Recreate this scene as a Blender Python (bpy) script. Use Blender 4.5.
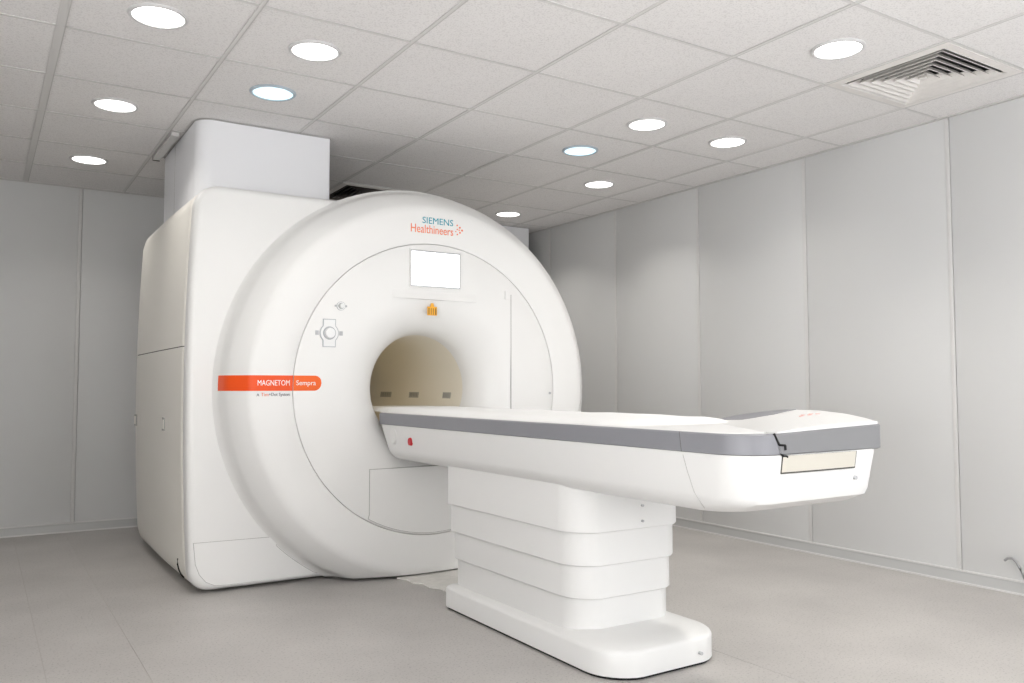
import bpy, bmesh, math, random
from mathutils import Vector, Matrix
random.seed(7)
PI = math.pi
for o in list(bpy.data.objects): bpy.data.objects.remove(o)
S = bpy.context.scene
COL = S.collection

# ------------------------------------------------------------------ camera
CEIL = 2.352; XW = 3.924; YB = 4.025; XL = -1.8; YF = -3.48; TX = 0.6; TY = 0.5801
cam = bpy.data.cameras.new('camera'); cam_o = bpy.data.objects.new('camera', cam); COL.objects.link(cam_o)
cam.sensor_width = 36.0; cam.sensor_fit = 'HORIZONTAL'; cam.lens = 837.13 / 1024 * 36.0
cam.clip_start = 0.05; cam.clip_end = 60
yaw, pitch, roll = 0.5669, 0.0543, -0.0012
fwd = Vector((math.sin(yaw) * math.cos(pitch), math.cos(yaw) * math.cos(pitch), math.sin(pitch)))
rgt = Vector((math.cos(yaw), -math.sin(yaw), 0)); up = rgt.cross(fwd)
r2 = rgt * math.cos(roll) + up * math.sin(roll); u2 = up * math.cos(roll) - rgt * math.sin(roll)
M = Matrix((r2, u2, -fwd)).transposed().to_4x4(); M.translation = Vector((-0.2263, -2.4022, 0.9748))
cam_o.matrix_world = M
S.camera = cam_o

# ------------------------------------------------------------------ world, light, exposure
W = bpy.data.worlds.new('world'); S.world = W; W.use_nodes = True
bg = W.node_tree.nodes['Background']; bg.inputs[0].default_value = (0.8, 0.87, 1.0, 1); bg.inputs[1].default_value = 0.3
S.view_settings.view_transform = 'Standard'; S.view_settings.look = 'None'
S.view_settings.gamma = 1.0; S.view_settings.use_curve_mapping = False
S.view_settings.exposure = 0.40
FILL_POWER = 14.0       # fill light at the added window behind the camera
FILL_TILT = math.radians(72)   # both fill lights are aimed upwards to brighten the ceiling
LAMP_POWER = 1.7        # each ceiling downlight
def area(name, loc, rot, sx, sy, power, color, shape='RECTANGLE', spread=PI):
    l = bpy.data.lights.new(name, 'AREA'); l.shape = shape; l.size = sx
    if shape == 'RECTANGLE': l.size_y = sy
    l.energy = power; l.color = color; l.spread = spread
    o = bpy.data.objects.new(name, l); COL.objects.link(o); o.location = loc; o.rotation_euler = rot
    return o
WIN = (1.5, 3.75, 0.30, 1.75)       # unseen window added behind the camera for fill light: x0 x1 z0 z1
area('window_fill', ((WIN[0] + WIN[1]) / 2, YF + 0.36, (WIN[2] + WIN[3]) / 2), (PI / 2 + FILL_TILT, 0, 0),
     WIN[1] - WIN[0] - .1, WIN[3] - WIN[2] - .1, FILL_POWER, (1.0, 0.997, 0.988))

WIN2 = (-3.4, -1.5, 0.30, 1.75)      # unseen window added in the left wall for side fill: y0 y1 z0 z1
SIDE_POWER = 74.0
area('side_fill', (XL + 0.36, (WIN2[0] + WIN2[1]) / 2, (WIN2[2] + WIN2[3]) / 2), (PI / 2 + FILL_TILT, 0, -PI / 2),
     WIN2[1] - WIN2[0] - .1, WIN2[3] - WIN2[2] - .1, SIDE_POWER, (1.0, 0.997, 0.988))

# ------------------------------------------------------------------ materials
def mat(name, col, rough=0.5, spec=0.5, metal=0.0, coat=0.0, emit=None, est=0.0, var=0.0, scale=8.0, bump=0.0, bscale=60.0):
    m = bpy.data.materials.new(name); m.use_nodes = True
    nt = m.node_tree; b = nt.nodes['Principled BSDF']
    b.inputs['Base Color'].default_value = (*col, 1); b.inputs['Roughness'].default_value = rough
    b.inputs['Specular IOR Level'].default_value = spec; b.inputs['Metallic'].default_value = metal
    b.inputs['Coat Weight'].default_value = coat
    if emit: b.inputs['Emission Color'].default_value = (*emit, 1); b.inputs['Emission Strength'].default_value = est
    if var or bump:
        tc = nt.nodes.new('ShaderNodeTexCoord')
    if var:
        n = nt.nodes.new('ShaderNodeTexNoise'); n.inputs['Scale'].default_value = scale; n.inputs['Detail'].default_value = 4
        nt.links.new(tc.outputs['Object'], n.inputs['Vector'])
        r = nt.nodes.new('ShaderNodeValToRGB'); r.color_ramp.elements[0].position = .3; r.color_ramp.elements[1].position = .7
        r.color_ramp.elements[0].color = (*[c * (1 - var) for c in col], 1); r.color_ramp.elements[1].color = (*[min(1, c * (1 + var)) for c in col], 1)
        nt.links.new(n.outputs['Fac'], r.inputs['Fac']); nt.links.new(r.outputs['Color'], b.inputs['Base Color'])
    if bump:
        n2 = nt.nodes.new('ShaderNodeTexNoise'); n2.inputs['Scale'].default_value = bscale; n2.inputs['Detail'].default_value = 3
        nt.links.new(tc.outputs['Object'], n2.inputs['Vector'])
        bp = nt.nodes.new('ShaderNodeBump'); bp.inputs['Strength'].default_value = bump; bp.inputs['Distance'].default_value = .002
        nt.links.new(n2.outputs['Fac'], bp.inputs['Height']); nt.links.new(bp.outputs['Normal'], b.inputs['Normal'])
    return m

def speckle_mat(name, base, dark, rough, scale, cover, blotch=0.06, bscale=1.3, fine=0.0):
    """base colour with small dark flecks and soft large-scale blotches"""
    m = bpy.data.materials.new(name); m.use_nodes = True
    nt = m.node_tree; N = nt.nodes; L = nt.links; b = N['Principled BSDF']; b.inputs['Roughness'].default_value = rough
    tc = N.new('ShaderNodeTexCoord')
    n = N.new('ShaderNodeTexNoise'); n.inputs['Scale'].default_value = scale; n.inputs['Detail'].default_value = 2
    L.new(tc.outputs['Object'], n.inputs['Vector'])
    r = N.new('ShaderNodeValToRGB'); r.color_ramp.elements[0].position = cover; r.color_ramp.elements[1].position = cover + .06
    r.color_ramp.elements[0].color = (0, 0, 0, 1); r.color_ramp.elements[1].color = (1, 1, 1, 1)
    L.new(n.outputs['Fac'], r.inputs['Fac'])
    n2 = N.new('ShaderNodeTexNoise'); n2.inputs['Scale'].default_value = bscale; n2.inputs['Detail'].default_value = 5
    L.new(tc.outputs['Object'], n2.inputs['Vector'])
    mr = N.new('ShaderNodeMapRange'); mr.inputs[1].default_value = .3; mr.inputs[2].default_value = .7
    mr.inputs[3].default_value = 1 - blotch; mr.inputs[4].default_value = 1 + blotch
    L.new(n2.outputs['Fac'], mr.inputs[0])
    mx = N.new('ShaderNodeMix'); mx.data_type = 'RGBA'
    mx.inputs[6].default_value = (*dark, 1); mx.inputs[7].default_value = (*base, 1)
    L.new(r.outputs['Color'], mx.inputs[0])
    vm = N.new('ShaderNodeVectorMath'); vm.operation = 'SCALE'
    L.new(mx.outputs[2], vm.inputs[0]); L.new(mr.outputs[0], vm.inputs['Scale'])
    L.new(vm.outputs[0], b.inputs['Base Color'])
    bp = N.new('ShaderNodeBump'); bp.inputs['Strength'].default_value = fine; bp.inputs['Distance'].default_value = .002
    if fine: L.new(r.outputs['Color'], bp.inputs['Height']); L.new(bp.outputs['Normal'], b.inputs['Normal'])
    return m

MT = dict(
    cover=mat('scanner_white', (0.825, 0.817, 0.80), .38, .45, var=.008, scale=2),
    coverside=mat('side_cover_white', (0.83, 0.80, 0.74), .42, .4, var=.01, scale=2),
    bore=mat('bore_liner_white', (0.85, 0.80, 0.69), .45, .4),
    table=mat('table_white', (0.775, 0.77, 0.757), .35, .45, var=.006, scale=3),
    pad=mat('pad_white', (0.90, 0.90, 0.89), .7, .3, var=.01, scale=12, bump=.15, bscale=30),
    rail=mat('rail_grey', (0.24, 0.24, 0.26), .4, .4, var=.02, scale=6),
    railend=mat('end_cap_grey', (0.215, 0.215, 0.222), .42, .4, var=.02, scale=6),
    beige=mat('recess_beige', (0.60, 0.57, 0.50), .5),
    gap=mat('joint_dark', (0.10, 0.095, 0.085), .8, .1),
    seam=mat('joint_grey', (0.44, 0.43, 0.41), .8, .1),
    black=mat('black_rubber', (0.015, 0.015, 0.015), .7, .2),
    orange=mat('badge_orange', (0.87, 0.085, 0.005), .45, .4),
    orange2=mat('badge_orange_light', (0.89, 0.13, 0.008), .45, .4),
    textwhite=mat('lettering_white', (0.95, 0.9, 0.86), .6),
    teal=mat('lettering_teal', (0.03, 0.33, 0.42), .6),
    textorange=mat('lettering_orange', (0.87, 0.22, 0.10), .6),
    textdark=mat('lettering_dark', (0.11, 0.10, 0.12), .6),
    screen=mat('screen_lit', (0.9, 0.9, 0.92), .2, .5, emit=(0.95, 0.95, 1.0), est=.75),
    bezel=mat('bezel_grey', (0.45, 0.45, 0.46), .4),
    yellow=mat('warning_yellow', (0.85, 0.42, 0.03), .5),
    brown=mat('warning_print', (0.25, 0.12, 0.02), .6),
    chrome=mat('knob_grey', (0.42, 0.43, 0.44), .35, .5, metal=.2),
    knob=mat('knob_white', (0.80, 0.80, 0.79), .3),
    grille=mat('grille_grey', (0.47, 0.45, 0.40), .6),
    grillebar=mat('grille_bar_grey', (0.38, 0.37, 0.34), .6),
    red=mat('button_red', (0.55, 0.01, 0.02), .35),
    redprint=mat('print_red', (0.75, 0.35, 0.3), .6),
    wall=mat('wall_panel_grey', (0.64, 0.64, 0.635), .45, .4, var=.012, scale=1.5),
    walljoint=mat('wall_joint', (0.66, 0.65, 0.64), .5),
    wallback=mat('wall_backing', (0.50, 0.495, 0.485), .7),
    base=mat('skirting_grey', (0.50, 0.50, 0.495), .45),
    baselip=mat('skirting_lip', (0.68, 0.67, 0.66), .5),
    tile=speckle_mat('ceiling_tile', (0.82, 0.80, 0.79), (0.72, 0.70, 0.69), .9, 160, .40, .015, 3, .15),
    tbar=mat('ceiling_grid', (0.68, 0.665, 0.65), .5),
    tilegap=mat('ceiling_shadow_line', (0.56, 0.545, 0.53), .8),  # shade line at the tile edges, put into the colour; trims share it
    plenum=mat('plenum_dark', (0.05, 0.05, 0.05), .9),
    lamp=mat('lamp_diffuser', (0.9, 0.9, 0.9), .4, emit=(1.0, 0.985, 0.96), est=2.5),
    lampblue=mat('lamp_diffuser_cool', (0.7, 0.8, 0.85), .4, emit=(0.66, 0.90, 1.0), est=.72),
    lamprim=mat('lamp_rim', (0.62, 0.61, 0.61), .35),
    lampbluerim=mat('lamp_rim_cool', (0.45, 0.52, 0.58), .35),
    louver=mat('vent_louver', (0.78, 0.75, 0.72), .45, var=.04, scale=20),
    louvershade=mat('vent_louver_shaded', (0.10, 0.085, 0.075), .5, var=.1, scale=20),  # lack of light on the far vent, put into its slat colour
    duct=mat('duct_white', (0.80, 0.80, 0.82), .45, .4),
    floor=speckle_mat('vinyl_floor', (0.47, 0.448, 0.428), (0.345, 0.33, 0.315), .45, 120, .35, .085, 2.2),
    floorback=mat('floor_joint', (0.46, 0.43, 0.40), .6),
    plate=mat('floor_plate_white', (0.76, 0.74, 0.70), .5, var=.06, scale=30),
    cable=mat('cable_grey', (0.30, 0.30, 0.30), .5),
    plain=mat('plain_wall', (0.78, 0.78, 0.77), .6),
    pane=mat('added_pane_glow', (0.9, 0.92, 0.95), .3, emit=(0.93, 0.96, 1.0), est=3.0),  # glowing pane of the added, unseen windows
)

# ------------------------------------------------------------------ helpers
def link(name, me, m, parent=None, label=None):
    o = bpy.data.objects.new(name, me); COL.objects.link(o)
    if m: me.materials.append(MT[m] if isinstance(m, str) else m)
    if parent: o.parent = parent
    if label: o['label'] = label
    return o
def finish(bm, name, m, parent=None, smooth=True, angle=32, label=None):
    bmesh.ops.remove_doubles(bm, verts=bm.verts, dist=1e-6)
    bmesh.ops.recalc_face_normals(bm, faces=bm.faces)
    if smooth:
        for f in bm.faces: f.smooth = True
        for e in bm.edges:
            if len(e.link_faces) == 2 and e.calc_face_angle(0) > math.radians(angle): e.smooth = False
    me = bpy.data.meshes.new(name); bm.to_mesh(me); bm.free()
    return link(name, me, m, parent, label)
def add_box(bm, x0, x1, y0, y1, z0, z1):
    v = [bm.verts.new(p) for p in ((x0, y0, z0), (x1, y0, z0), (x1, y1, z0), (x0, y1, z0), (x0, y0, z1), (x1, y0, z1), (x1, y1, z1), (x0, y1, z1))]
    for q in ((0, 3, 2, 1), (4, 5, 6, 7), (0, 1, 5, 4), (1, 2, 6, 5), (2, 3, 7, 6), (3, 0, 4, 7)): bm.faces.new([v[i] for i in q])
    return v
def box(name, m, parent, x0, x1, y0, y1, z0, z1, bev=0.0, label=None):
    bm = bmesh.new(); add_box(bm, x0, x1, y0, y1, z0, z1)
    if bev: bmesh.ops.bevel(bm, geom=list(bm.edges), offset=bev, segments=2, affect='EDGES', profile=.6)
    return finish(bm, name, m, parent, bool(bev), label=label)
def loft(bm, rings, cap0=True, cap1=True, closed=True):
    R = [[bm.verts.new(p) for p in r] for r in rings]
    n = len(R[0])
    for a, b in zip(R, R[1:]):
        for i in range(n if closed else n - 1):
            j = (i + 1) % n
            try: bm.faces.new((a[i], a[j], b[j], b[i]))
            except ValueError: pass
    if cap0: bm.faces.new(list(reversed(R[0])))
    if cap1: bm.faces.new(R[-1])
    return R
def rrect(x0, x1, y0, y1, rad, n=8):
    """rounded rectangle; rad = (x0y0, x1y0, x1y1, x0y1)"""
    if not isinstance(rad, (tuple, list)): rad = (rad,) * 4
    pts = []
    for (cx, cy, sx, sy, a0), r in zip(((x0, y0, 1, 1, PI), (x1, y0, -1, 1, 1.5 * PI), (x1, y1, -1, -1, 0), (x0, y1, 1, -1, .5 * PI)), rad):
        r = max(r, 1e-4)
        for k in range(n + 1):
            a = a0 + k / n * PI / 2
            pts.append((cx + sx * r + r * math.cos(a), cy + sy * r + r * math.sin(a)))
    return pts
def prism_xz(bm, pts, y0, y1):
    loft(bm, [[(x, y0, z) for x, z in pts], [(x, y1, z) for x, z in pts]])
def revolve(bm, prof, cx, cz, n=128, axis_close=False):
    """profile (r, y) turned about the scanner's axis (along y)"""
    R = []
    for r, y in prof:
        R.append([bm.verts.new((cx + r * math.cos(2 * PI * k / n), y, cz + r * math.sin(2 * PI * k / n))) for k in range(n)])
    for a, b in zip(R, R[1:]):
        for i in range(n): bm.faces.new((a[i], a[(i + 1) % n], b[(i + 1) % n], b[i]))
def cut_below(bm, z):
    g = list(bm.verts) + list(bm.edges) + list(bm.faces)
    bmesh.ops.bisect_plane(bm, geom=g, plane_co=(0, 0, z), plane_no=(0, 0, -1), clear_outer=True)
def tube(bm, pts, rad, n=8):
    rings = []
    P = [Vector(p) for p in pts]
    for i, p in enumerate(P):
        t = (P[min(i + 1, len(P) - 1)] - P[max(i - 1, 0)]).normalized()
        a = t.cross(Vector((0, 0, 1)) if abs(t.z) < .9 else Vector((0, 1, 0))).normalized(); b = t.cross(a)
        rings.append([p + (a * math.cos(2 * PI * k / n) + b * math.sin(2 * PI * k / n)) * rad for k in range(n)])
    loft(bm, rings)
def empty(name, loc, label, cat, group=None):
    o = bpy.data.objects.new(name, None); COL.objects.link(o); o.location = loc; o.empty_display_size = .1
    o['label'] = label; o['category'] = cat
    if group: o['group'] = group
    return o
def adopt(root, parts):
    """parent parts that were modelled in world coordinates to a root that stands elsewhere"""
    for p in parts: p.parent = root; p.matrix_parent_inverse = Matrix.Translation(-Vector(root.location))
def struct(o): o['kind'] = 'structure'; return o
def text_mesh(name, s, m, parent, x0, x1, z0, z1, y, shear=0.0, bold=0.0):
    cu = bpy.data.curves.new(name, 'FONT'); cu.body = s; cu.extrude = .02; cu.resolution_u = 3; cu.shear = shear; cu.offset = bold
    t = bpy.data.objects.new('tmp_text', cu); COL.objects.link(t)
    dg = bpy.context.evaluated_depsgraph_get(); dg.update()
    me = bpy.data.meshes.new_from_object(t.evaluated_get(dg)); bpy.data.objects.remove(t); me.name = name
    xs = [v.co.x for v in me.vertices]; ys = [v.co.y for v in me.vertices]
    sx = (x1 - x0) / (max(xs) - min(xs)); sy = (z1 - z0) / (max(ys) - min(ys)); mx, my = min(xs), min(ys)
    for v in me.vertices:
        v.co = Vector((x0 + (v.co.x - mx) * sx, y - v.co.z * .04, z0 + (v.co.y - my) * sy))
    me.materials.clear()
    return link(name, me, m, parent)

# ------------------------------------------------------------------ floor
fl = struct(box('floor', 'floorback', None, XL, XW, YF, YB, -.08, -.0012))
for a, b in ((XL, -.009), (-.007, .287), (.289, 2.1), (2.102, XW)):
    box('vinyl_sheet', 'floor', fl, a, b, YF, YB, -.0012, 0)

# ------------------------------------------------------------------ walls
def joint_pts(lo, hi, first, step):
    e = [lo]; k = first
    while k < hi - .05:
        if k > lo + .05: e.append(k)
        k += step
    return e + [hi]
BH = .062
wr = struct(box('wall_right', 'wallback', None, XW + .012, XW + .10, YF, YB + .1, 0, CEIL))
ye = joint_pts(YF, YB, -0.035 - .885 * 4, .885)
for a, b in zip(ye, ye[1:]):
    box('wall_panel', 'wall', wr, XW, XW + .012, a + .013, b - .013, 0, CEIL, .002)
for y in ye[1:-1]:
    box('joint_strip', 'walljoint', wr, XW - .0015, XW + .012, y - .0095, y + .0125, 0, CEIL, .0015)
wb = struct(box('wall_back', 'wallback', None, XL - .1, XW + .012, YB + .012, YB + .10, 0, CEIL))
xe = joint_pts(XL, XW, .335 - .9 * 2, .9)
for a, b in zip(xe, xe[1:]):
    box('wall_panel', 'wall', wb, a + .013, b - .013, YB, YB + .012, 0, CEIL, .002)
for x in xe[1:-1]:
    box('joint_strip', 'walljoint', wb, x - .0125, x + .0095, YB - .0015, YB + .012, 0, CEIL, .0015)
bm = bmesh.new()
add_box(bm, XL - .12, XL, YF, WIN2[0], 0, CEIL); add_box(bm, XL - .12, XL, WIN2[1], YB, 0, CEIL)
add_box(bm, XL - .12, XL, WIN2[0], WIN2[1], 0, WIN2[2]); add_box(bm, XL - .12, XL, WIN2[0], WIN2[1], WIN2[3], CEIL)
struct(finish(bm, 'wall_left', 'plain', None, False))
bm = bmesh.new()
for q in ((WIN2[0], WIN2[0] + .05, WIN2[2], WIN2[3]), (WIN2[1] - .05, WIN2[1], WIN2[2], WIN2[3]), (WIN2[0] + .05, WIN2[1] - .05, WIN2[2], WIN2[2] + .05), (WIN2[0] + .05, WIN2[1] - .05, WIN2[3] - .05, WIN2[3])):
    add_box(bm, XL - .10, XL + .015, q[0], q[1], q[2], q[3])
wf = struct(finish(bm, 'added_window_2', 'plain', None, False))  # frame of the window added for side fill
box('added_pane', 'pane', wf, XL - .05, XL - .04, WIN2[0] + .05, WIN2[1] - .05, WIN2[2] + .05, WIN2[3] - .05)
# wall behind the photographer, with the opening for the added window
bm = bmesh.new()
add_box(bm, XL - .1, WIN[0], YF - .12, YF, 0, CEIL); add_box(bm, WIN[1], XW + .1, YF - .12, YF, 0, CEIL)
add_box(bm, WIN[0], WIN[1], YF - .12, YF, 0, WIN[2]); add_box(bm, WIN[0], WIN[1], YF - .12, YF, WIN[3], CEIL)
struct(finish(bm, 'wall_front', 'plain', None, False))
bm = bmesh.new()
for q in ((WIN[0], WIN[0] + .05, WIN[2], WIN[3]), (WIN[1] - .05, WIN[1], WIN[2], WIN[3]), (WIN[0] + .05, WIN[1] - .05, WIN[2], WIN[2] + .05), (WIN[0] + .05, WIN[1] - .05, WIN[3] - .05, WIN[3])):
    add_box(bm, q[0], q[1], YF - .10, YF + .015, q[2], q[3])
wf = struct(finish(bm, 'added_window_1', 'plain', None, False))  # frame of the window added behind the camera
box('added_pane', 'pane', wf, WIN[0] + .05, WIN[1] - .05, YF - .05, YF - .04, WIN[2] + .05, WIN[3] - .05)
def skirting(name, along, lo, hi, pos, sgn):
    """cove skirting along a wall: a grey strip between two paler lips"""
    prof = [(0, 0), (.016, 0), (.0125, .010), (.008, BH - .012), (.008, BH), (0, BH)]
    bm = bmesh.new(); rings = []
    for t in (lo, hi):
        rings.append([((pos + sgn * d, t, z) if along == 'y' else (t, pos + sgn * d, z)) for d, z in prof])
    loft(bm, rings); o = struct(finish(bm, name, 'base', None, False))
    for n_, z0, z1, d in (('lower_lip', .0, .009, .0185), ('upper_lip', BH - .004, BH + .004, .0105)):
        if along == 'y': box(n_, 'baselip', o, min(pos, pos + sgn * d), max(pos, pos + sgn * d), lo, hi, z0, z1)
        else: box(n_, 'baselip', o, lo, hi, min(pos, pos + sgn * d), max(pos, pos + sgn * d), z0, z1)
skirting('baseboard_right', 'y', YF, YB - .02, XW, -1)
skirting('baseboard_back', 'x', XL, XW - .02, YB, -1)

# ------------------------------------------------------------------ ceiling: lay-in tiles on a grid
ce = struct(box('ceiling', 'plenum', None, XL - .1, XW + .1, YF - .1, YB + .1, CEIL + .35, CEIL + .40))
lights = [(0, 1, 0), (1, 1, 0), (1, 2, 1), (0, 3, 0), (0, 5, 0), (4, -1, 0), (4, 1, 0), (5, 1, 0), (4, 2, 1), (5, 3, 0), (5, 5, 0)]
added_lights = [(1, -3, 0), (4, -3, 0), (1, -5, 0), (4, -5, 0), (-2, -1, 0)]  # out of view, added because the room needs their light
vents = [(5, -1), (3, 5)]
special = {}
for i, j, b in lights + added_lights: special[(i, j)] = 'hole'
for v in vents: special[v] = 'none'
LR = .094
tile_cache = {}
def tile_mesh(w, d, hole):
    key = (round(w, 4), round(d, 4), hole)
    if key in tile_cache: return tile_cache[key]
    bm = bmesh.new(); g = .0068
    x0, x1, y0, y1 = g, w - g, g, d - g
    if not hole:
        add_box(bm, x0, x1, y0, y1, .003, .018)
    else:
        n = 48; cx, cy = w / 2, d / 2; hr = LR + .006
        def sq(a):
            c, s = math.cos(a), math.sin(a); hx, hy = (x1 - x0) / 2, (y1 - y0) / 2
            t = min(hx / abs(c) if abs(c) > 1e-9 else 9, hy / abs(s) if abs(s) > 1e-9 else 9); return cx + c * t, cy + s * t
        angs = sorted([2 * PI * k / n for k in range(n)] + [math.atan2(sy * (y1 - y0), sx * (x1 - x0)) % (2 * PI) for sx in (-1, 1) for sy in (-1, 1)])
        loft(bm, [[(*sq(a), .018) for a in angs], [(*sq(a), .003) for a in angs],
                  [(cx + hr * math.cos(a), cy + hr * math.sin(a), .003) for a in angs], [(cx + hr * math.cos(a), cy + hr * math.sin(a), .05) for a in angs]], False, False)
    bmesh.ops.recalc_face_normals(bm, faces=bm.faces)
    me = bpy.data.meshes.new('ceiling_tile'); bm.to_mesh(me); bm.free(); me.materials.append(MT['tile'])
    tile_cache[key] = me
    return me
for i in range(-3, 7):
    for j in range(-6, 7):
        x0, x1 = i * TX, min((i + 1) * TX, XW); y0, y1 = j * TY, min((j + 1) * TY, YB)
        if special.get((i, j)) == 'none' or x1 - x0 < .05 or y1 - y0 < .05: continue
        o = bpy.data.objects.new('ceiling_tile', tile_mesh(x1 - x0, y1 - y0, special.get((i, j)) == 'hole')); COL.objects.link(o)
        o.parent = ce; o.location = (x0, y0, CEIL + random.uniform(-.0008, .0008))
for i in range(-3, 7):
    w = .017 if i == 0 else .0085
    box('grid_runner', 'tbar', ce, i * TX - w, i * TX + w, YF, YB, CEIL - .0005, CEIL + .002)
    box('grid_shade_line', 'tilegap', ce, i * TX + w - .0035, i * TX + w + .0005, YF, YB, CEIL - .0011, CEIL + .001)
for j in range(-5, 7):
    for i in range(-3, 7):
        x0, x1 = i * TX + .0085, min((i + 1) * TX - .0085, XW)
        box('cross_tee', 'tbar', ce, x0, x1, j * TY - .0078, j * TY + .0078, CEIL - .0004, CEIL + .002)
        box('tee_shade_line', 'tilegap', ce, x0, x1, j * TY - .0082, j * TY - .0052, CEIL - .0009, CEIL + .001)
struct(box('trim_1', 'tilegap', None, XW - .018, XW + .012, YF, YB, CEIL - .004, CEIL + .003))
struct(box('trim_2', 'tilegap', None, XL, XW - .018, YB - .014, YB + .012, CEIL - .004, CEIL + .003))

# ------------------------------------------------------------------ downlights
def disk_mesh(r0, r1, z0, z1, n=40, cap=True):
    bm = bmesh.new()
    loft(bm, [[(r0 * math.cos(2 * PI * k / n), r0 * math.sin(2 * PI * k / n), z0) for k in range(n)],
              [(r1 * math.cos(2 * PI * k / n), r1 * math.sin(2 * PI * k / n), z1) for k in range(n)]], cap, cap)
    return bm
def rim_bm(n=40):
    bm = bmesh.new(); pr = [(LR + .012, .003), (LR + .012, -.001), (LR + .006, -.006), (LR - .002, -.005), (LR - .004, .012)]
    loft(bm, [[(r * math.cos(2 * PI * k / n), r * math.sin(2 * PI * k / n), z) for k in range(n)] for r, z in pr], False, False)
    return bm
lamp_lab = {(0, 1): 'large bright round downlight nearest the top left corner of the ceiling',
    (1, 1): 'bright round downlight above the white duct, just in front of the bluish lamp',
    (1, 2): 'pale blue round downlight over the scanner, left one of the two bluish lamps',
    (0, 3): 'bright round downlight left of the duct, middle of the three down the left side',
    (0, 5): 'small bright round downlight nearest the left end of the back wall',
    (4, -1): 'large bright round downlight beside the square louvered vent',
    (4, 1): 'bright round downlight between the bluish lamp and the large lamp by the vent',
    (5, 1): 'bright round downlight nearest the right wall, in line with its third panel',
    (4, 2): 'pale blue round downlight right of the scanner, right one of the two bluish lamps',
    (5, 3): 'small bright round downlight close to the right wall behind the right bluish lamp',
    (5, 5): 'smallest bright round downlight far back just above the scanner ring'}
for i, j, blue in lights + added_lights:
    vis = (i, j) in lamp_lab
    t = empty('ceiling_downlight', ((i + .5) * TX, (j + .5) * TY, CEIL), lamp_lab.get((i, j), 'round ceiling downlight added out of view to light the room'), 'ceiling light', 'round ceiling downlights')
    finish(rim_bm(), 'rim', 'lampbluerim' if blue else 'lamprim', t)
    finish(disk_mesh(LR - .003, LR - .003, -.002, .004), 'diffuser', 'lampblue' if blue else 'lamp', t, label='pale blue diffuser' if blue else None)
    if blue: continue
    a = area('downlight_beam', (0, 0, -.008), (0, 0, 0), .17, 0, (.05 if blue else LAMP_POWER * (.55 if i < 2 else 1.0) * (1.7 if j > 2 else 1) * (1.2 if i > 2 and j < -2 else 3 if i > 2 and j < 0 else 1)), (.80, .94, 1) if blue else (1, .97, .92), 'DISK', 2.1)
    a.parent = t

# ------------------------------------------------------------------ square louvered vents
def make_vent(i, j, label, m='louver'):
    cx, cy = (i + .5) * TX, (j + .5) * TY; hx, hy = TX / 2 - .0085, TY / 2 - .0085
    t = empty('ceiling_vent', (cx, cy, CEIL), label, 'vent', 'square louvered ceiling vents')
    def sq(k, z): return [(-hx * k, -hy * k, z), (hx * k, -hy * k, z), (hx * k, hy * k, z), (-hx * k, hy * k, z)]
    bm = bmesh.new(); loft(bm, [sq(1, .004), sq(1, -.003), sq(.86, -.005), sq(.84, .01)], False, False)
    finish(bm, 'frame', 'louver', t, False)
    bm = bmesh.new(); loft(bm, [sq(.9, .10), sq(.9, .105)]); finish(bm, 'duct_back', 'plenum', t, False)
    bm = bmesh.new(); loft(bm, [sq(.9, .0), sq(.9, .10)], False, False); finish(bm, 'duct_wall', 'plenum', t, False)
    ks = [.80, .675, .55, .425, .30, .175]
    for k in ks:
        d = .085
        bm = bmesh.new()
        loft(bm, [sq(k, -.004), sq(k - .012, -.0045), sq(k - d - .01, .022), sq(k - d, .0235), sq(k, -.004)], False, False)
        finish(bm, 'louver', m, t, False)
    bm = bmesh.new(); loft(bm, [sq(.06, -.003), sq(.03, .018)]); finish(bm, 'center_plate', m, t, False)
    return t
make_vent(5, -1, 'white square four-way louvered vent beside the large lamp near the right wall')
make_vent(3, 5, 'square louvered vent with shade painted into its slats, half hidden behind the top of the scanner ring', 'louvershade')

# ------------------------------------------------------------------ MRI scanner
XC, ZC, F = 1.80, .970, 1.535
scan = empty('mri_scanner', (XC, 2.5, 0), 'large white ring-fronted scanner with orange badge and round patient bore', 'scanner')
P = []                      # its parts
BZ0 = .012; BTOP = 1.957
# --- magnet body: boxy on the left, round on the right
def body_outline(i, n=10):
    """outline of the magnet cover in x,z, inset by i; starts bottom left and runs clockwise seen from the front"""
    pts = []
    x0, z0, z1 = .600 + i, BZ0 + i, BTOP - i
    bow = .030
    def left(z):                     # slightly bowed left side
        u = (z - 1.0) / .95; return x0 + bow * u * u
    rb, rt = .10, .115
    for k in range(n + 1):
        a = PI * 1.5 - k / n * PI / 2; pts.append((left(z0 + rb) + rb + rb * math.cos(a), z0 + rb + rb * math.sin(a)))
    for k in range(1, 12):
        z = z0 + rb + (z1 - rt - z0 - rb) * k / 12; pts.append((left(z), z))
    for k in range(n + 1):
        a = PI - k / n * PI / 2; pts.append((left(z1 - rt) + rt + rt * math.cos(a), z1 - rt + rt * math.sin(a)))
    for k in range(1, 6): pts.append((.9 + (XC - .9) * k / 6, z1))
    R = z1 - ZC
    amax = math.acos(max(-1, min(1, (ZC - z0) / R)))
    for k in range(33):
        a = (PI - amax) * k / 32; pts.append((XC + R * math.sin(a), max(z0, ZC + R * math.cos(a))))
    return pts
def body_ring(i, y): return [(x, y, z) for x, z in body_outline(i)]
def hole_ring(i, y, r): 
    out = []
    for x, z in body_outline(i):
        a = math.atan2(z - ZC, x - XC); out.append((XC + r * math.cos(a), y, ZC + r * math.sin(a)))
    return out
YBF = 1.75
bm = bmesh.new()
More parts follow.
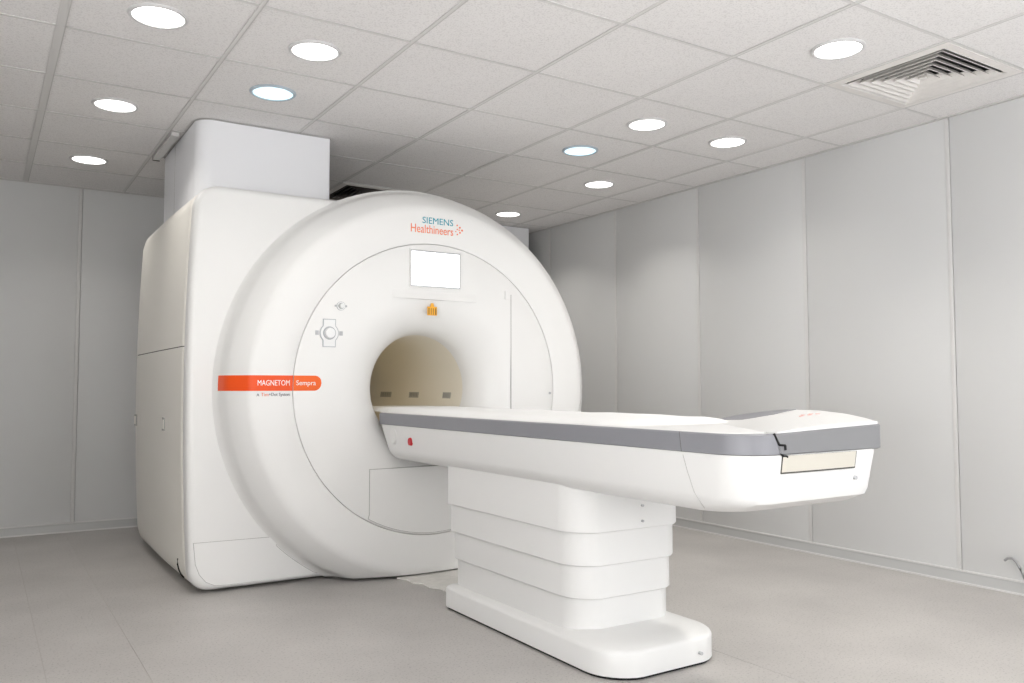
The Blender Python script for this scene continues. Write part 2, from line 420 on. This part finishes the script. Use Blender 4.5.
loft(bm, [body_ring(.012, 1.86), body_ring(.004, 1.84), body_ring(0, 1.80), body_ring(.003, 1.772), body_ring(.010, 1.760), body_ring(.022, 1.7525), body_ring(.036, YBF), hole_ring(.036, YBF, .56)], False, False)
P.append(finish(bm, 'front_cover', 'cover'))
def side_cover(name, zlo, zhi):
    bm = bmesh.new()
    loft(bm, [body_ring(.010, 1.8645), body_ring(.004, 1.872), body_ring(0, 1.89), body_ring(-.004, 2.5), body_ring(0, 3.2), body_ring(.012, 3.33), body_ring(.045, 3.39), body_ring(.10, 3.42), hole_ring(.10, 3.42, .42)], False, False)
    g = list(bm.verts) + list(bm.edges) + list(bm.faces)
    bmesh.ops.bisect_plane(bm, geom=g, plane_co=(0, 0, zlo), plane_no=(0, 0, -1), clear_outer=True)
    g = list(bm.verts) + list(bm.edges) + list(bm.faces)
    bmesh.ops.bisect_plane(bm, geom=g, plane_co=(0, 0, zhi), plane_no=(0, 0, 1), clear_outer=True)
    return finish(bm, name, 'coverside')
P.append(side_cover('side_cover', -1, 1.171)); P.append(side_cover('side_cover', 1.1755, 3))
bm = bmesh.new(); loft(bm, [body_ring(.014, 1.80), body_ring(.014, 3.30)], False, False); P.append(finish(bm, 'inner_shell', 'gap'))
# lower front access panel, left of the ring
RO = 1.060; RP = 1.090
pp = [(.646, .243), (1.04, .238)]
a0 = math.atan2(.238 - ZC, 1.04 - XC); a0 = a0 if a0 > 0 else a0 + 2 * PI
for k in range(1, 15):
    a = a0 + (math.radians(244.0) - a0) * k / 14
    pp.append((XC + RP * math.cos(a), max(.034, ZC + RP * math.sin(a))))
pp += [(.80, .034), (.745, .038), (.705, .058), (.675, .095), (.656, .145)]
def grow(pts, d):
    c = [sum(p[0] for p in pts) / len(pts), sum(p[1] for p in pts) / len(pts)]
    n = len(pts); out = []
    area2 = sum(pts[i][0] * pts[(i + 1) % n][1] - pts[(i + 1) % n][0] * pts[i][1] for i in range(n)); sg = 1 if area2 > 0 else -1
    for i in range(n):
        a, b, c2 = Vector(pts[i - 1]), Vector(pts[i]), Vector(pts[(i + 1) % n])
        d1, d2 = (b - a).normalized(), (c2 - b).normalized()
        n1, n2 = Vector((d1.y, -d1.x)) * sg, Vector((d2.y, -d2.x)) * sg
        nn = (n1 + n2); nn = nn.normalized() if nn.length > 1e-6 else n1
        out.append(tuple(b + nn * d / max(.5, nn.dot(n1))))
    return out
bm = bmesh.new(); prism_xz(bm, grow(pp, .0022), YBF - .0012, YBF + .004); P.append(finish(bm, 'panel_joint', 'seam', None, False))
bm = bmesh.new(); prism_xz(bm, pp, YBF - .0030, YBF + .004); P.append(finish(bm, 'lower_access_panel', 'cover', None, False))
# --- front ring (annulus) and its inner face
RS = .760                   # radius of the joint between ring and inner face
ring_prof = [(1.086, YBF + .002), (1.078, 1.744), (1.067, 1.728), (RO, 1.705), (1.056, 1.680), (1.050, 1.652), (1.038, 1.626), (.976, 1.559), (.962, 1.547), (.945, 1.540), (.925, F + .001), (.86, F), (RS + .006, F), (RS + .0014, F + .002), (RS + .0012, F + .05)]
bm = bmesh.new(); revolve(bm, ring_prof, XC, ZC, 160); cut_below(bm, .014); P.append(finish(bm, 'front_ring', 'cover', angle=50))
RF_, RHO, RB = .515, .225, .290
def flare(k, n=14):
    a = k / n * PI / 2      # 0 at the face, pi/2 at the throat
    return (RB + RHO - RHO * math.sin(a), F + .001 + RHO - RHO * math.cos(a))
face_prof = [(RS - .0012, F + .05), (RS - .0014, F + .003), (RS - .005, F + .001), (.66, F + .001)] + [flare(k) for k in range(15)]
bm = bmesh.new(); revolve(bm, face_prof, XC, ZC, 160); cut_below(bm, .014); P.append(finish(bm, 'front_face', 'cover', angle=50))
bm = bmesh.new(); revolve(bm, [(RS + .03, F + .045), (RS - .03, F + .045)], XC, ZC, 96); cut_below(bm, .014); P.append(finish(bm, 'ring_joint', 'seam'))
liner_end = 3.42
bm = bmesh.new(); revolve(bm, [(RB, F + .001 + RHO), (RB - .002, F + .24), (RB - .002, 3.25), (.42, liner_end)], XC, ZC, 96); bl = finish(bm, 'bore_liner', 'bore'); P.append(bl)
# air grilles along the right inside of the bore
gr = []
for y, L in ((2.806, .175), (2.378, .135), (1.939, .10)):
    bm = bmesh.new(); zz0, zz1 = .909, .944; rr = RB - .0035
    rows = [zz0 + (zz1 - zz0) * k / 4 for k in range(5)]
    loft(bm, [[(XC + math.sqrt(rr * rr - (z - ZC) ** 2), y - L / 2, z) for z in rows], [(XC + math.sqrt(rr * rr - (z - ZC) ** 2), y + L / 2, z) for z in rows]], False, False, False)
    for f in bmesh.ops.extrude_face_region(bm, geom=list(bm.faces))['geom']:
        if isinstance(f, bmesh.types.BMVert): f.co.x += .004
    o = finish(bm, 'air_grille', 'grille', bl); gr.append(o)
    xx = XC + math.sqrt(rr * rr - (.926 - ZC) ** 2)
    for k in range(1, 6):
        yy = y - L / 2 + L * k / 6; box('grille_bar', 'grillebar', o, xx - .003, xx - .0005, yy - .004, yy + .004, zz0 + .004, zz1 - .004)
# lamp added out of sight, high on the left, to brighten the bore
a_ = math.radians(125); bx_, bz_ = XC + (RB - .012) * math.cos(a_), ZC + (RB - .012) * math.sin(a_)
o = box('added_bore_lamp', 'lamprim', None, -.02, .02, 1.95, 2.95, -.004, .004, .002)
o.location = (bx_, 0, bz_); o.rotation_euler = (0, -(a_ - PI / 2), 0); P.append(o)
BORE_FILL = area('bore_fill', (0, 2.45, -.008), (0, 0, 0), .03, .95, .30, (1.0, .84, .56)); BORE_FILL.parent = o
# --- orange badge wrapping round the ring's left side
def prof_pt(s, prof):
    """point at arc length s along the profile and its outward normal (r,y)"""
    for (r0, y0), (r1, y1) in zip(prof, prof[1:]):
        l = math.hypot(r1 - r0, y1 - y0)
        if s <= l:
            t = s / l; dr, dy = (r1 - r0) / l, (y1 - y0) / l
            return r0 + (r1 - r0) * t, y0 + (y1 - y0) * t, -dy, dr
        s -= l
    return prof[-1][0], prof[-1][1], 0, -1
rp = ring_prof[2:12] + [(RS + .0016, F)]; full = sum(math.hypot(b[0] - a[0], b[1] - a[1]) for a, b in zip(rp, rp[1:]))
def badge(name, m, s0, s1, zlo, zhi, prof, rounded=False, off=.0016):
    bm = bmesh.new(); rings = []; n = 40; mid, hh = (zlo + zhi) / 2, (zhi - zlo) / 2
    for k in range(n + 1):
        s = s0 + (s1 - s0) * k / n; r, y, nr, ny = prof_pt(s, prof)
        h = hh
        if rounded and s > s1 - hh: h = math.sqrt(max(1e-8, hh * hh - (s - (s1 - hh)) ** 2))
        ring = []
        for q in range(7):
            z = mid - h + 2 * h * q / 6; x = XC - math.sqrt((r + nr * off) ** 2 - (z - ZC) ** 2)
            ring.append((x, y + ny * off, z))
        rings.append(ring)
    loft(bm, rings, False, False, False)
    return finish(bm, name, m)
fp = [(RS - .0016, F + .001), (.55, F + .001)]
BDG0, BDG1 = .958, 1.031
b1 = badge('badge_strip', 'orange', .012, full, BDG0, BDG1, rp); b1['label'] = 'orange badge strip on the ring'
b2 = badge('badge_strip', 'orange2', 0, .139, BDG0, BDG1, fp, True); b2['label'] = 'round-ended orange badge tip on the inner face'
P += [b1, b2]
t = text_mesh('lettering', 'MAGNETOM', 'textwhite', b1, .872, 1.024, .983, 1.009, F - .0022, bold=0)
t = text_mesh('lettering', 'Sempra', 'textwhite', b2, 1.056, 1.152, .977, 1.008, F - .0018, bold=0)
P.append(text_mesh('lettering', 'A', 'textdark', None, .868, .881, .933, .946, F - .0010))
P.append(text_mesh('lettering', 'Tim', 'textorange', None, .889, .924, .933, .949, F - .0010))
P.append(text_mesh('lettering', '+Dot System', 'textdark', None, .926, 1.026, .929, .949, F - .0010))
# --- maker's lettering at the top of the ring
P.append(text_mesh('lettering', 'SIEMENS', 'teal', None, 1.722, 1.905, 1.838, 1.872, F - .0010, bold=0)); P[-1]['label'] = 'teal lettering on the top of the ring'
P.append(text_mesh('lettering', 'Healthineers', 'textorange', None, 1.655, 1.905, 1.786, 1.830, F - .0010, bold=0)); P[-1]['label'] = 'orange lettering on the top of the ring'
bm = bmesh.new()
for k, (dx, dz, r) in enumerate(((0, .026, .0045), (.016, .015, .0055), (.030, .001, .006), (.017, -.012, .0055), (.001, -.023, .0045), (.0, .004, .004), (-.008, -.008, .0035), (.012, .001, .004))):
    n = 10; cx_, cz_ = 1.930 + dx, 1.820 + dz
    loft(bm, [[(cx_ + r * math.cos(2 * PI * q / n), F - yy, cz_ + r * math.sin(2 * PI * q / n)) for q in range(n)] for yy in (-.0005, .0012)])
P.append(finish(bm, 'logo_dots', 'textorange', None, False))
# --- status screen above the bore
sc = box('status_screen', 'bezel', None, 1.652, 1.947, F - .004, F + .02, 1.500, 1.692, .003); P.append(sc)
box('display', 'screen', sc, 1.658, 1.942, F - .0055, F - .002, 1.506, 1.686, .001, label='lit white display')
bm = bmesh.new()
for q in ((1.652, 1.947, 1.692, 1.6965), (1.6475, 1.652, 1.4955, 1.6965), (1.947, 1.9515, 1.4955, 1.6965), (1.652, 1.947, 1.4955, 1.500)): add_box(bm, q[0], q[1], F - .0075, F + .01, q[2], q[3])
P.append(finish(bm, 'screen_frame', 'cover', None, False))
# shallow ledge under the screen
bm = bmesh.new(); rings = []
for k in range(25):
    u = k / 24; x = 1.555 + .50 * u; d = .016 * math.sin(PI * u) ** .6 + .0005
    rings.append([(x, F + .02, 1.434), (x, F - d, 1.4345), (x, F - d * .75, 1.441), (x, F - d * .25, 1.462), (x, F + .001, 1.478), (x, F + .02, 1.478)])
loft(bm, rings); P.append(finish(bm, 'screen_ledge', 'cover', None, True, 60))
# yellow laser warning label below it
wl = box('warning_label', 'yellow', None, 1.754, 1.808, F - .003, F + .004, 1.352, 1.398, .001, label='small yellow warning label'); P.append(wl)
bm = bmesh.new(); prism_xz(bm, [(1.770, 1.398), (1.792, 1.398), (1.786, 1.417), (1.776, 1.417)], F - .0045, F + .004); finish(bm, 'label_tab', 'yellow', wl, False)
bm = bmesh.new()
for q in ((1.758, 1.764), (1.772, 1.776), (1.784, 1.788), (1.798, 1.804)): add_box(bm, q[0], q[1], F - .0037, F - .0025, 1.356, 1.390)
finish(bm, 'label_print', 'brown', wl, False)
# --- control dials, left of the bore
def ycyl(bm, cx, cz, r, y0, y1, n=28, r1=None):
    r1 = r if r1 is None else r1
    loft(bm, [[(cx + r * math.cos(2 * PI * k / n), y1, cz + r * math.sin(2 * PI * k / n)) for k in range(n)], [(cx + r1 * math.cos(2 * PI * k / n), y0, cz + r1 * math.sin(2 * PI * k / n)) for k in range(n)]])
def dial(cx, cz, s, lobes):
    bm = bmesh.new()
    out = []
    for k in range(72):
        a = 2 * PI * k / 72
        c, sn = abs(math.cos(a)), abs(math.sin(a))
        r = .050 * s
        if lobes: r = max(r, min(.034 / max(c, 1e-6), .072 / max(sn, 1e-6)) * s)
        out.append((cx + r * math.cos(a), cz + r * math.sin(a)))
    prism_xz(bm, out, F - .005, F + .004); p = finish(bm, 'dial_plate', 'chrome', None, True)
    bm = bmesh.new(); prism_xz(bm, grow(out, -.004 * s), F - .0058, F + .004); finish(bm, 'dial_face', 'knob', p, True)
    bm = bmesh.new(); ycyl(bm, cx, cz, .036 * s, F - .010, F, r1=.033 * s); finish(bm, 'dial_ring', 'chrome', p)
    bm = bmesh.new(); ycyl(bm, cx, cz, .029 * s, F - .022, F, r1=.025 * s); finish(bm, 'dial_knob', 'knob', p)
    for sx in (-1, 1): box('dial_mark', 'bezel', p, cx + sx * .064 * s - .008 * s, cx + sx * .064 * s + .008 * s, F - .003, F + .003, cz - .011 * s, cz + .011 * s)
    return p
P.append(dial(1.217, 1.240, .96, True)); P.append(dial(1.276, 1.376, .44, False))
# --- right access door of the inner face and the lower panel
sm = []
bm = bmesh.new(); add_box(bm, 2.272, 2.2755, F - .0006, F + .003, .55, 1.49); P.append(finish(bm, 'door_joint', 'seam', None, False))
bm = bmesh.new(); add_box(bm, 2.233, 2.262, F - .005, F + .003, 1.462, 1.508); P.append(finish(bm, 'door_latch', 'cover', None, False))
bm = bmesh.new(); ycyl(bm, 2.536, .94, .007, F - .003, F + .003, 14); P.append(finish(bm, 'screw_cap', 'bezel'))
lp = [(1.437, .562), (2.163, .562), (2.163, .34)]
for k in range(17):
    a = math.radians(299.5 - (299.5 - 240.5) * k / 16); lp.append((XC + (RS - .012) * math.cos(a), ZC + (RS - .012) * math.sin(a)))
lp += [(1.437, .34)]
bm = bmesh.new(); prism_xz(bm, grow(lp, .003), F - .0008, F + .06); P.append(finish(bm, 'panel_joint', 'seam', None, False))
bm = bmesh.new(); prism_xz(bm, lp, F - .0035, F + .06); P.append(finish(bm, 'docking_panel', 'cover', None, False))
# --- fittings on the left side cover
for y, z in ((3.216, .774), (2.293, .783)):
    o = box('hand_slot', 'seam', None, .5945, .61, y - .030, y + .030, z - .034, z + .034); P.append(o)
    box('slot_cover', 'coverside', o, .592, .61, y - .026, y + .026, z - .024, z + .024)
bm = bmesh.new(); tube(bm, [(.608, 1.915, .150), (.606, 1.905, .125), (.609, 1.885, .102), (.614, 1.86, .085), (.622, 1.835, .074)], .0035); P.append(finish(bm, 'cable_slot', 'black'))
bm = bmesh.new(); add_box(bm, .80, 2.5, 1.84, 3.3, 0, BZ0 + .004); P.append(finish(bm, 'foot_frame', 'black', None, False))
bm = bmesh.new(); add_box(bm, 1.45, 2.15, 1.69, 1.80, 0, .03); P.append(finish(bm, 'foot_frame', 'black', None, False))
adopt(scan, P)

# duct housing standing on the scanner, and the one behind it
def duct(name, x0, x1, y0, y1, z0, rad, label, seam=None, drop=lambda x: 0.0):
    t = empty(name, ((x0 + x1) / 2, (y0 + y1) / 2, z0), label, 'duct')
    bm = bmesh.new(); o_ = rrect(x0, x1, y0, y1, rad, 8)
    loft(bm, [[(x, y, z0 - drop(x)) for x, y in o_], [(x, y, CEIL - .004) for x, y in o_]])
    pr = [finish(bm, 'casing', 'duct')]
    cx_, cy_ = (x0 + x1) / 2, (y0 + y1) / 2
    bm = bmesh.new(); o2 = rrect(x0 - .004, x1 + .004, y0 - .004, y1 + .004, rad, 8)
    loft(bm, [[(x, y, CEIL - .004) for x, y in o2], [(x, y, CEIL - .0015) for x, y in o2]]); pr.append(finish(bm, 'ceiling_collar', 'wallback', None, False))
    if seam: pr.append(box('casing_joint', 'seam', None, x0 - .0008, x0 + .004, seam - .002, seam + .002, z0 - drop(x0), CEIL - .005))
    adopt(t, pr); return t
def shoulder(x):             # how far the rounded top corner of the magnet cover has fallen at x
    d = max(0.0, .742 - x); return .115 - math.sqrt(max(0.0, .115 ** 2 - d * d))
duct('duct_housing', .680, 1.385, 2.0, 2.92, BTOP + .0015, (.085, .014, .03, .03), 'white square-sided duct casing standing on the scanner up to the ceiling', 2.58, shoulder)
duct('duct_housing', 3.30, 3.775, 3.605, 3.98, 0.0, (.008, .008, .008, .008), 'narrow white duct casing in the far corner behind the scanner ring')
# ceiling filler strip next to the duct
t = empty('ceiling_filler', (.65, 2.6, CEIL), 'short white filler strip hanging from the ceiling beside the duct casing', 'strip')
adopt(t, [box('strip', 'tbar', None, .6135, .652, 2.33, 2.90, CEIL - .022, CEIL - .0012), box('end_cap', 'gap', None, .6135, .652, 2.9005, 2.915, CEIL - .024, CEIL - .0012)])

# ------------------------------------------------------------------ patient table
tb = empty('patient_table', (XC, .3, 0), 'long white patient table with grey rails on a stepped pedestal', 'table')
Q = []
HW = .295; TL, TR = XC - HW, XC + HW + .018; TE = -.842; ZR0, ZR1 = .787, .845
def ring3(pts, z): return [(x, y, z) for x, y in pts]
# base on the floor
def base_out(i):
    pts = []
    x0, x1, y0, y1 = 1.540 + i, 2.082 - i, -.215 + i, .955 - i
    o_ = rrect(x0, x1, y0, y1, (.13 - i * .6, .13 - i * .6, .05, .05), 8)
    return [(x, y - .028 * max(0, 1 - ((x - XC) / .27) ** 2) * (1 if y < .1 else 0)) for x, y in o_]
bm = bmesh.new(); loft(bm, [ring3(base_out(.0), .010), ring3(base_out(0), .084), ring3(base_out(.004), .093), ring3(base_out(.013), .099), ring3(base_out(.05), .109), ring3(base_out(.085), .114)])
bs = finish(bm, 'base', 'table', angle=38); Q.append(bs)
bm = bmesh.new(); loft(bm, [ring3(base_out(.008), 0), ring3(base_out(.008), .012)]); Q.append(finish(bm, 'base_skirt', 'black', None, False))
bm = bmesh.new()
for x, z in ((1.93, .045),): ycyl(bm, x, z, .006, -.2475, -.23, 12)
ob = finish(bm, 'screw', 'bezel'); Q.append(ob)
# telescoping pedestal: four nested tiers
def tier_out(i):
    o_ = rrect(1.546 + i, 2.082 - i, -.015 + i, .935 - i, (.10, .10, .03, .03), 8)
    return [(x, y - .045 * max(0, 1 - ((x - 1.815) / .265) ** 2) * (1 if y < .3 else 0)) for x, y in o_]
for i, z0, z1 in ((.0, .456, .70), (.011, .337, .46), (.022, .219, .341), (.033, .10, .223)):
    bm = bmesh.new()
    loft(bm, [ring3(tier_out(i + .012), z0 + .001), ring3(tier_out(i + .003), z0), ring3(tier_out(i), z0 + .004), ring3(tier_out(i), z1)])
    Q.append(finish(bm, 'pedestal_tier', 'table', angle=25))
tt = Q[-4]
for z in (.543, .487):
    bm = bmesh.new(); ycyl(bm, 1.828, z, .0045, -.064, -.055, 12); finish(bm, 'screw', 'bezel', None); Q.append(bpy.data.objects[-1]) if False else None
for o in [o for o in bpy.data.objects if o.name.startswith('screw') and o not in Q and o.parent is None]: Q.append(o)
# table body under the rails
def body_plan(i, rear, fi=None):
    fi = i if fi is None else fi
    o_ = rrect(TL + i, TR - i, TE + fi, rear, (.105, .05, .01, .01), 8)
    return [(x, y - .010 * max(0, 1 - ((x - XC) / .29) ** 2) * (1 if y < -.3 else 0)) for x, y in o_]
bm = bmesh.new()
loft(bm, [ring3(body_plan(.085, 1.44, .19), .612), ring3(body_plan(.060, 1.465, .14), .615), ring3(body_plan(.040, 1.485, .085), .626), ring3(body_plan(.024, 1.505, .030), .650), ring3(body_plan(.020, 1.515, .022), .668), ring3(body_plan(.006, 1.568), .778), ring3(body_plan(.006, 1.572), .790)])
Q.append(finish(bm, 'table_body', 'table', angle=40))
# grey rail: side rail and end cap, divided at a stepped crack on the front
def rail_plan(i):
    o_ = rrect(TL + i, TR - i, TE + i, 1.588, (.105, .022, .012, .012), 10)
    return [(x, y - .010 * max(0, 1 - ((x - XC) / .29) ** 2) * (1 if y < -.3 else 0)) for x, y in o_]
def rail_top(x, y):
    if y > -.45: return ZR1
    return ZR1 + max(0, x - 1.62) * .034 * min(1, (-.45 - y) / .2)
CRX = 1.634
def rail(name, m, end):
    bm = bmesh.new()
    zt = [(x, y, rail_top(x, y)) for x, y in rail_plan(.0)]; zt2 = [(x, y, rail_top(x, y) - .004) for x, y in rail_plan(0)]
    zt = [(x, y, rail_top(x, y)) for x, y in rail_plan(.004)]
    zt3 = [(x, y, rail_top(x, y) - .001) for x, y in rail_plan(.03)]
    loft(bm, [ring3(rail_plan(.03), ZR0 - .001), ring3(rail_plan(.006), ZR0 - .001), ring3(rail_plan(.0), ZR0 + .003), zt2, zt, zt3], False, False)
    g = list(bm.verts) + list(bm.edges) + list(bm.faces)
    co, no = Vector((CRX, TE, .815)), Vector((1.0, -1.15, .45)).normalized()
    bmesh.ops.bisect_plane(bm, geom=g, plane_co=co + no * (.0005 if end else -.0005), plane_no=(-no if end else no), clear_outer=True)
    return finish(bm, name, m, angle=40)
ra = rail('side_rail', 'rail', False); re = rail('end_cap', 'railend', True); Q += [ra, re]
# white table top over the rails
def top_plan(i):
    o_ = rrect(TL + .004 + i, TR - .004 - i, TE + .05 + i, 1.586, (.08, .02, .012, .012), 10); return o_
bm = bmesh.new(); loft(bm, [ring3(top_plan(0), ZR1 - .003), ring3(top_plan(0), ZR1 + .001), ring3(top_plan(.004), ZR1 + .003)]); Q.append(finish(bm, 'table_top', 'table'))
# mattress pad
bm = bmesh.new(); rings = []
for k in range(61):
    y = -.33 + 2.38 * k / 60; hw = .262 if y < 1.45 else .262 - min(.02, (y - 1.45) * .2)
    row = []
    wv = .0016 * math.sin(9 * y) + .0010 * math.sin(23 * y + 1)
    hgt = .022 if y > -.23 else .022 * max(.05, (y + .33) / .1)
    for q in range(17):
        u = -1 + 2 * q / 16; row.append((XC + hw * u, y, ZR1 + .0025 + (hgt + wv) * (1 - abs(u) ** 6) ** .5))
    row += [(XC + hw, y, ZR1 + .001), (XC - hw, y, ZR1 + .001)]
    rings.append(row)
loft(bm, rings); Q.append(finish(bm, 'mattress', 'pad', angle=60))
# raised end hood: an arched lens rising from a diagonal edge towards the far side
arch = [(-.845, .866), (-.80, .876), (-.72, .889), (-.62, .897), (-.52, .8975), (-.46, .894), (-.38, .886), (-.31, .877), (-.25, .868), (-.18, .855), (-.13, .848)]
def arch_z(y):
    for (a, za), (b, zb) in zip(arch, arch[1:]):
        if y <= b: return za + (zb - za) * (y - a) / (b - a)
    return arch[-1][1]
def hood_pt(y, s):
    xl = max(CRX + .004, CRX + .004 + (y + .80) * .655); xr = TR - (.018 if y < -.8 else .012)
    za = arch_z(y); zl = ZR1 + .0035
    f = min(1, max(0, (y + .60) / .25))
    return (xl + (xr - xl) * s, y, zl + (za - zl) * ((1 - f) * math.sin(s * PI / 2) ** .75 + f * s ** 2.2))
hy = [-.836 + .709 * k / 44 for k in range(45)]
def hood(name, m, s0, s1, ysel, lift=0.0):
    bm = bmesh.new(); rings = []
    for y in hy:
        if not ysel(y): continue
        r = [hood_pt(y, s0 + (s1 - s0) * q / 12) for q in range(13)]
        r = [(x, yy, z + lift) for x, yy, z in r]
        rings.append(r + [(r[-1][0], y, ZR1 - .004), (r[0][0], y, ZR1 - .004)])
    loft(bm, rings); return finish(bm, name, m, angle=50)
Q.append(hood('end_hood', 'table', 0, 1, lambda y: True))
Q.append(hood('hood_trim', 'rail', .60, .999, lambda y: -.54 < y < -.17, .0015))
bm = bmesh.new()
for k in range(5):
    p = Vector(hood_pt(-.69 + .012 * (k % 2), .55 + .05 * k)); add_box(bm, p.x - .008, p.x + .008, p.y - .003, p.y + .003, p.z - .001, p.z + .0012)
Q.append(finish(bm, 'hood_print', 'redprint', None, False))
# stepped crack, recess door and joints on the end
YE = TE - .006
def front_y(x): return TE - .010 * max(0, 1 - ((x - XC) / .29) ** 2)
bm = bmesh.new()
crack = [(1.612, .846), (1.622, .830), (1.632, .815), (1.655, .813), (1.656, .800)]
for (xa, za), (xb, zb) in zip(crack, crack[1:]):
    tube(bm, [(xa, front_y(xa) + .0005, za), (xb, front_y(xb) + .0005, zb)], .0035, 6)
for (xa, za), (xb, zb) in zip([(1.640, .790), (1.652, .784), (1.664, .783)], [(1.652, .784), (1.664, .783), (1.668, .780)]):
    tube(bm, [(xa, front_y(xa) + .004, za), (xb, front_y(xb) + .004, zb)], .003, 6)
Q.append(finish(bm, 'end_joint', 'black'))
dx0, dx1, dz0, dz1 = 1.652, 1.975, .738, .784
def end_face_y(x, z): return front_y(x) + .006 + .016 * (.778 - z) / .103
bm = bmesh.new(); n = 12
def strip_panel(bm, x0, x1, z0, z1, o0, o1):
    rings = []
    for k in range(n + 1):
        x = x0 + (x1 - x0) * k / n
        rings.append([(x, end_face_y(x, z0) - o0, z0), (x, end_face_y(x, z1) - o0, z1), (x, end_face_y(x, z1) + o1, z1), (x, end_face_y(x, z0) + o1, z0)])
    loft(bm, rings)
strip_panel(bm, dx0 - .003, dx1 + .004, dz0 - .0045, dz1, .0006, .004); Q.append(finish(bm, 'door_joint', 'gap', None, False))
bm = bmesh.new(); strip_panel(bm, dx0, dx1, dz0, dz1, .0014, .004); Q.append(finish(bm, 'recess_door', 'beige', None, False, label='beige flap on the table end'))
bm = bmesh.new(); ycyl(bm, 1.985, .704, .006, front_y(1.985) + .012, front_y(1.985) + .03, 12); Q.append(finish(bm, 'screw', 'bezel'))
bm = bmesh.new(); tube(bm, [(TL - .0002, -.592, ZR1), (TL - .0002, -.600, ZR0)], .0007, 6); Q.append(finish(bm, 'rail_joint', 'gap'))
bm = bmesh.new(); tube(bm, [(TL + .0058, -.60, .778), (TL + .0111, -.610, .735), (TL + .0190, -.630, .672), (TL + .0235, -.645, .650), (TL + .0395, -.650, .6262)], .0008, 6); Q.append(finish(bm, 'body_joint', 'seam'))
# buttons near the scanner end
def side_button(name, m, y, z, r, proud, sq=1.0, par=None):
    bm = bmesh.new(); xs = TL + .006 + .016 * (.778 - z) / .103; n = 18
    loft(bm, [[(xs + .006, y + r * math.cos(2 * PI * k / n), z + sq * r * math.sin(2 * PI * k / n)) for k in range(n)], [(xs - proud, y + .85 * r * math.cos(2 * PI * k / n), z + sq * .85 * r * math.sin(2 * PI * k / n)) for k in range(n)]])
    return finish(bm, name, m)
Q.append(side_button('button_collar', 'table', 1.245, .722, .034, .003, .9)); Q.append(side_button('emergency_button', 'red', 1.235, .716, .019, .012, 1.1)); Q[-1]['label'] = 'red emergency button'
Q.append(side_button('round_cap', 'table', 1.43, .735, .045, .006))
adopt(tb, Q)

# ------------------------------------------------------------------ floor plate between table and scanner, cable
t = empty('floor_plate', (1.78, 1.25, 0), 'scuffed white cover plate on the floor between table base and scanner', 'plate')
bm = bmesh.new(); pl = [(1.60, 1.56), (2.02, 1.56), (2.02, .94), (1.70, .94), (1.695, 1.06), (1.712, 1.12), (1.676, 1.15), (1.682, 1.24), (1.652, 1.29), (1.655, 1.38), (1.622, 1.42), (1.626, 1.50)]
loft(bm, [[(x, y, 0) for x, y in pl], [(x, y, .007) for x, y in pl]])
adopt(t, [finish(bm, 'plate', 'plate', None, False)])
bm = bmesh.new(); tube(bm, [(3.907, -.262, .150), (3.905, -.278, .163), (3.904, -.300, .166), (3.903, -.318, .152), (3.902, -.333, .126), (3.900, -.350, .088), (3.896, -.37, .045), (3.885, -.42, .012), (3.86, -.55, .007), (3.85, -.8, .007)], .006)
o = finish(bm, 'cable', 'cable'); o['label'] = 'short grey cable curling up against the right wall near its skirting'; o['category'] = 'cable'
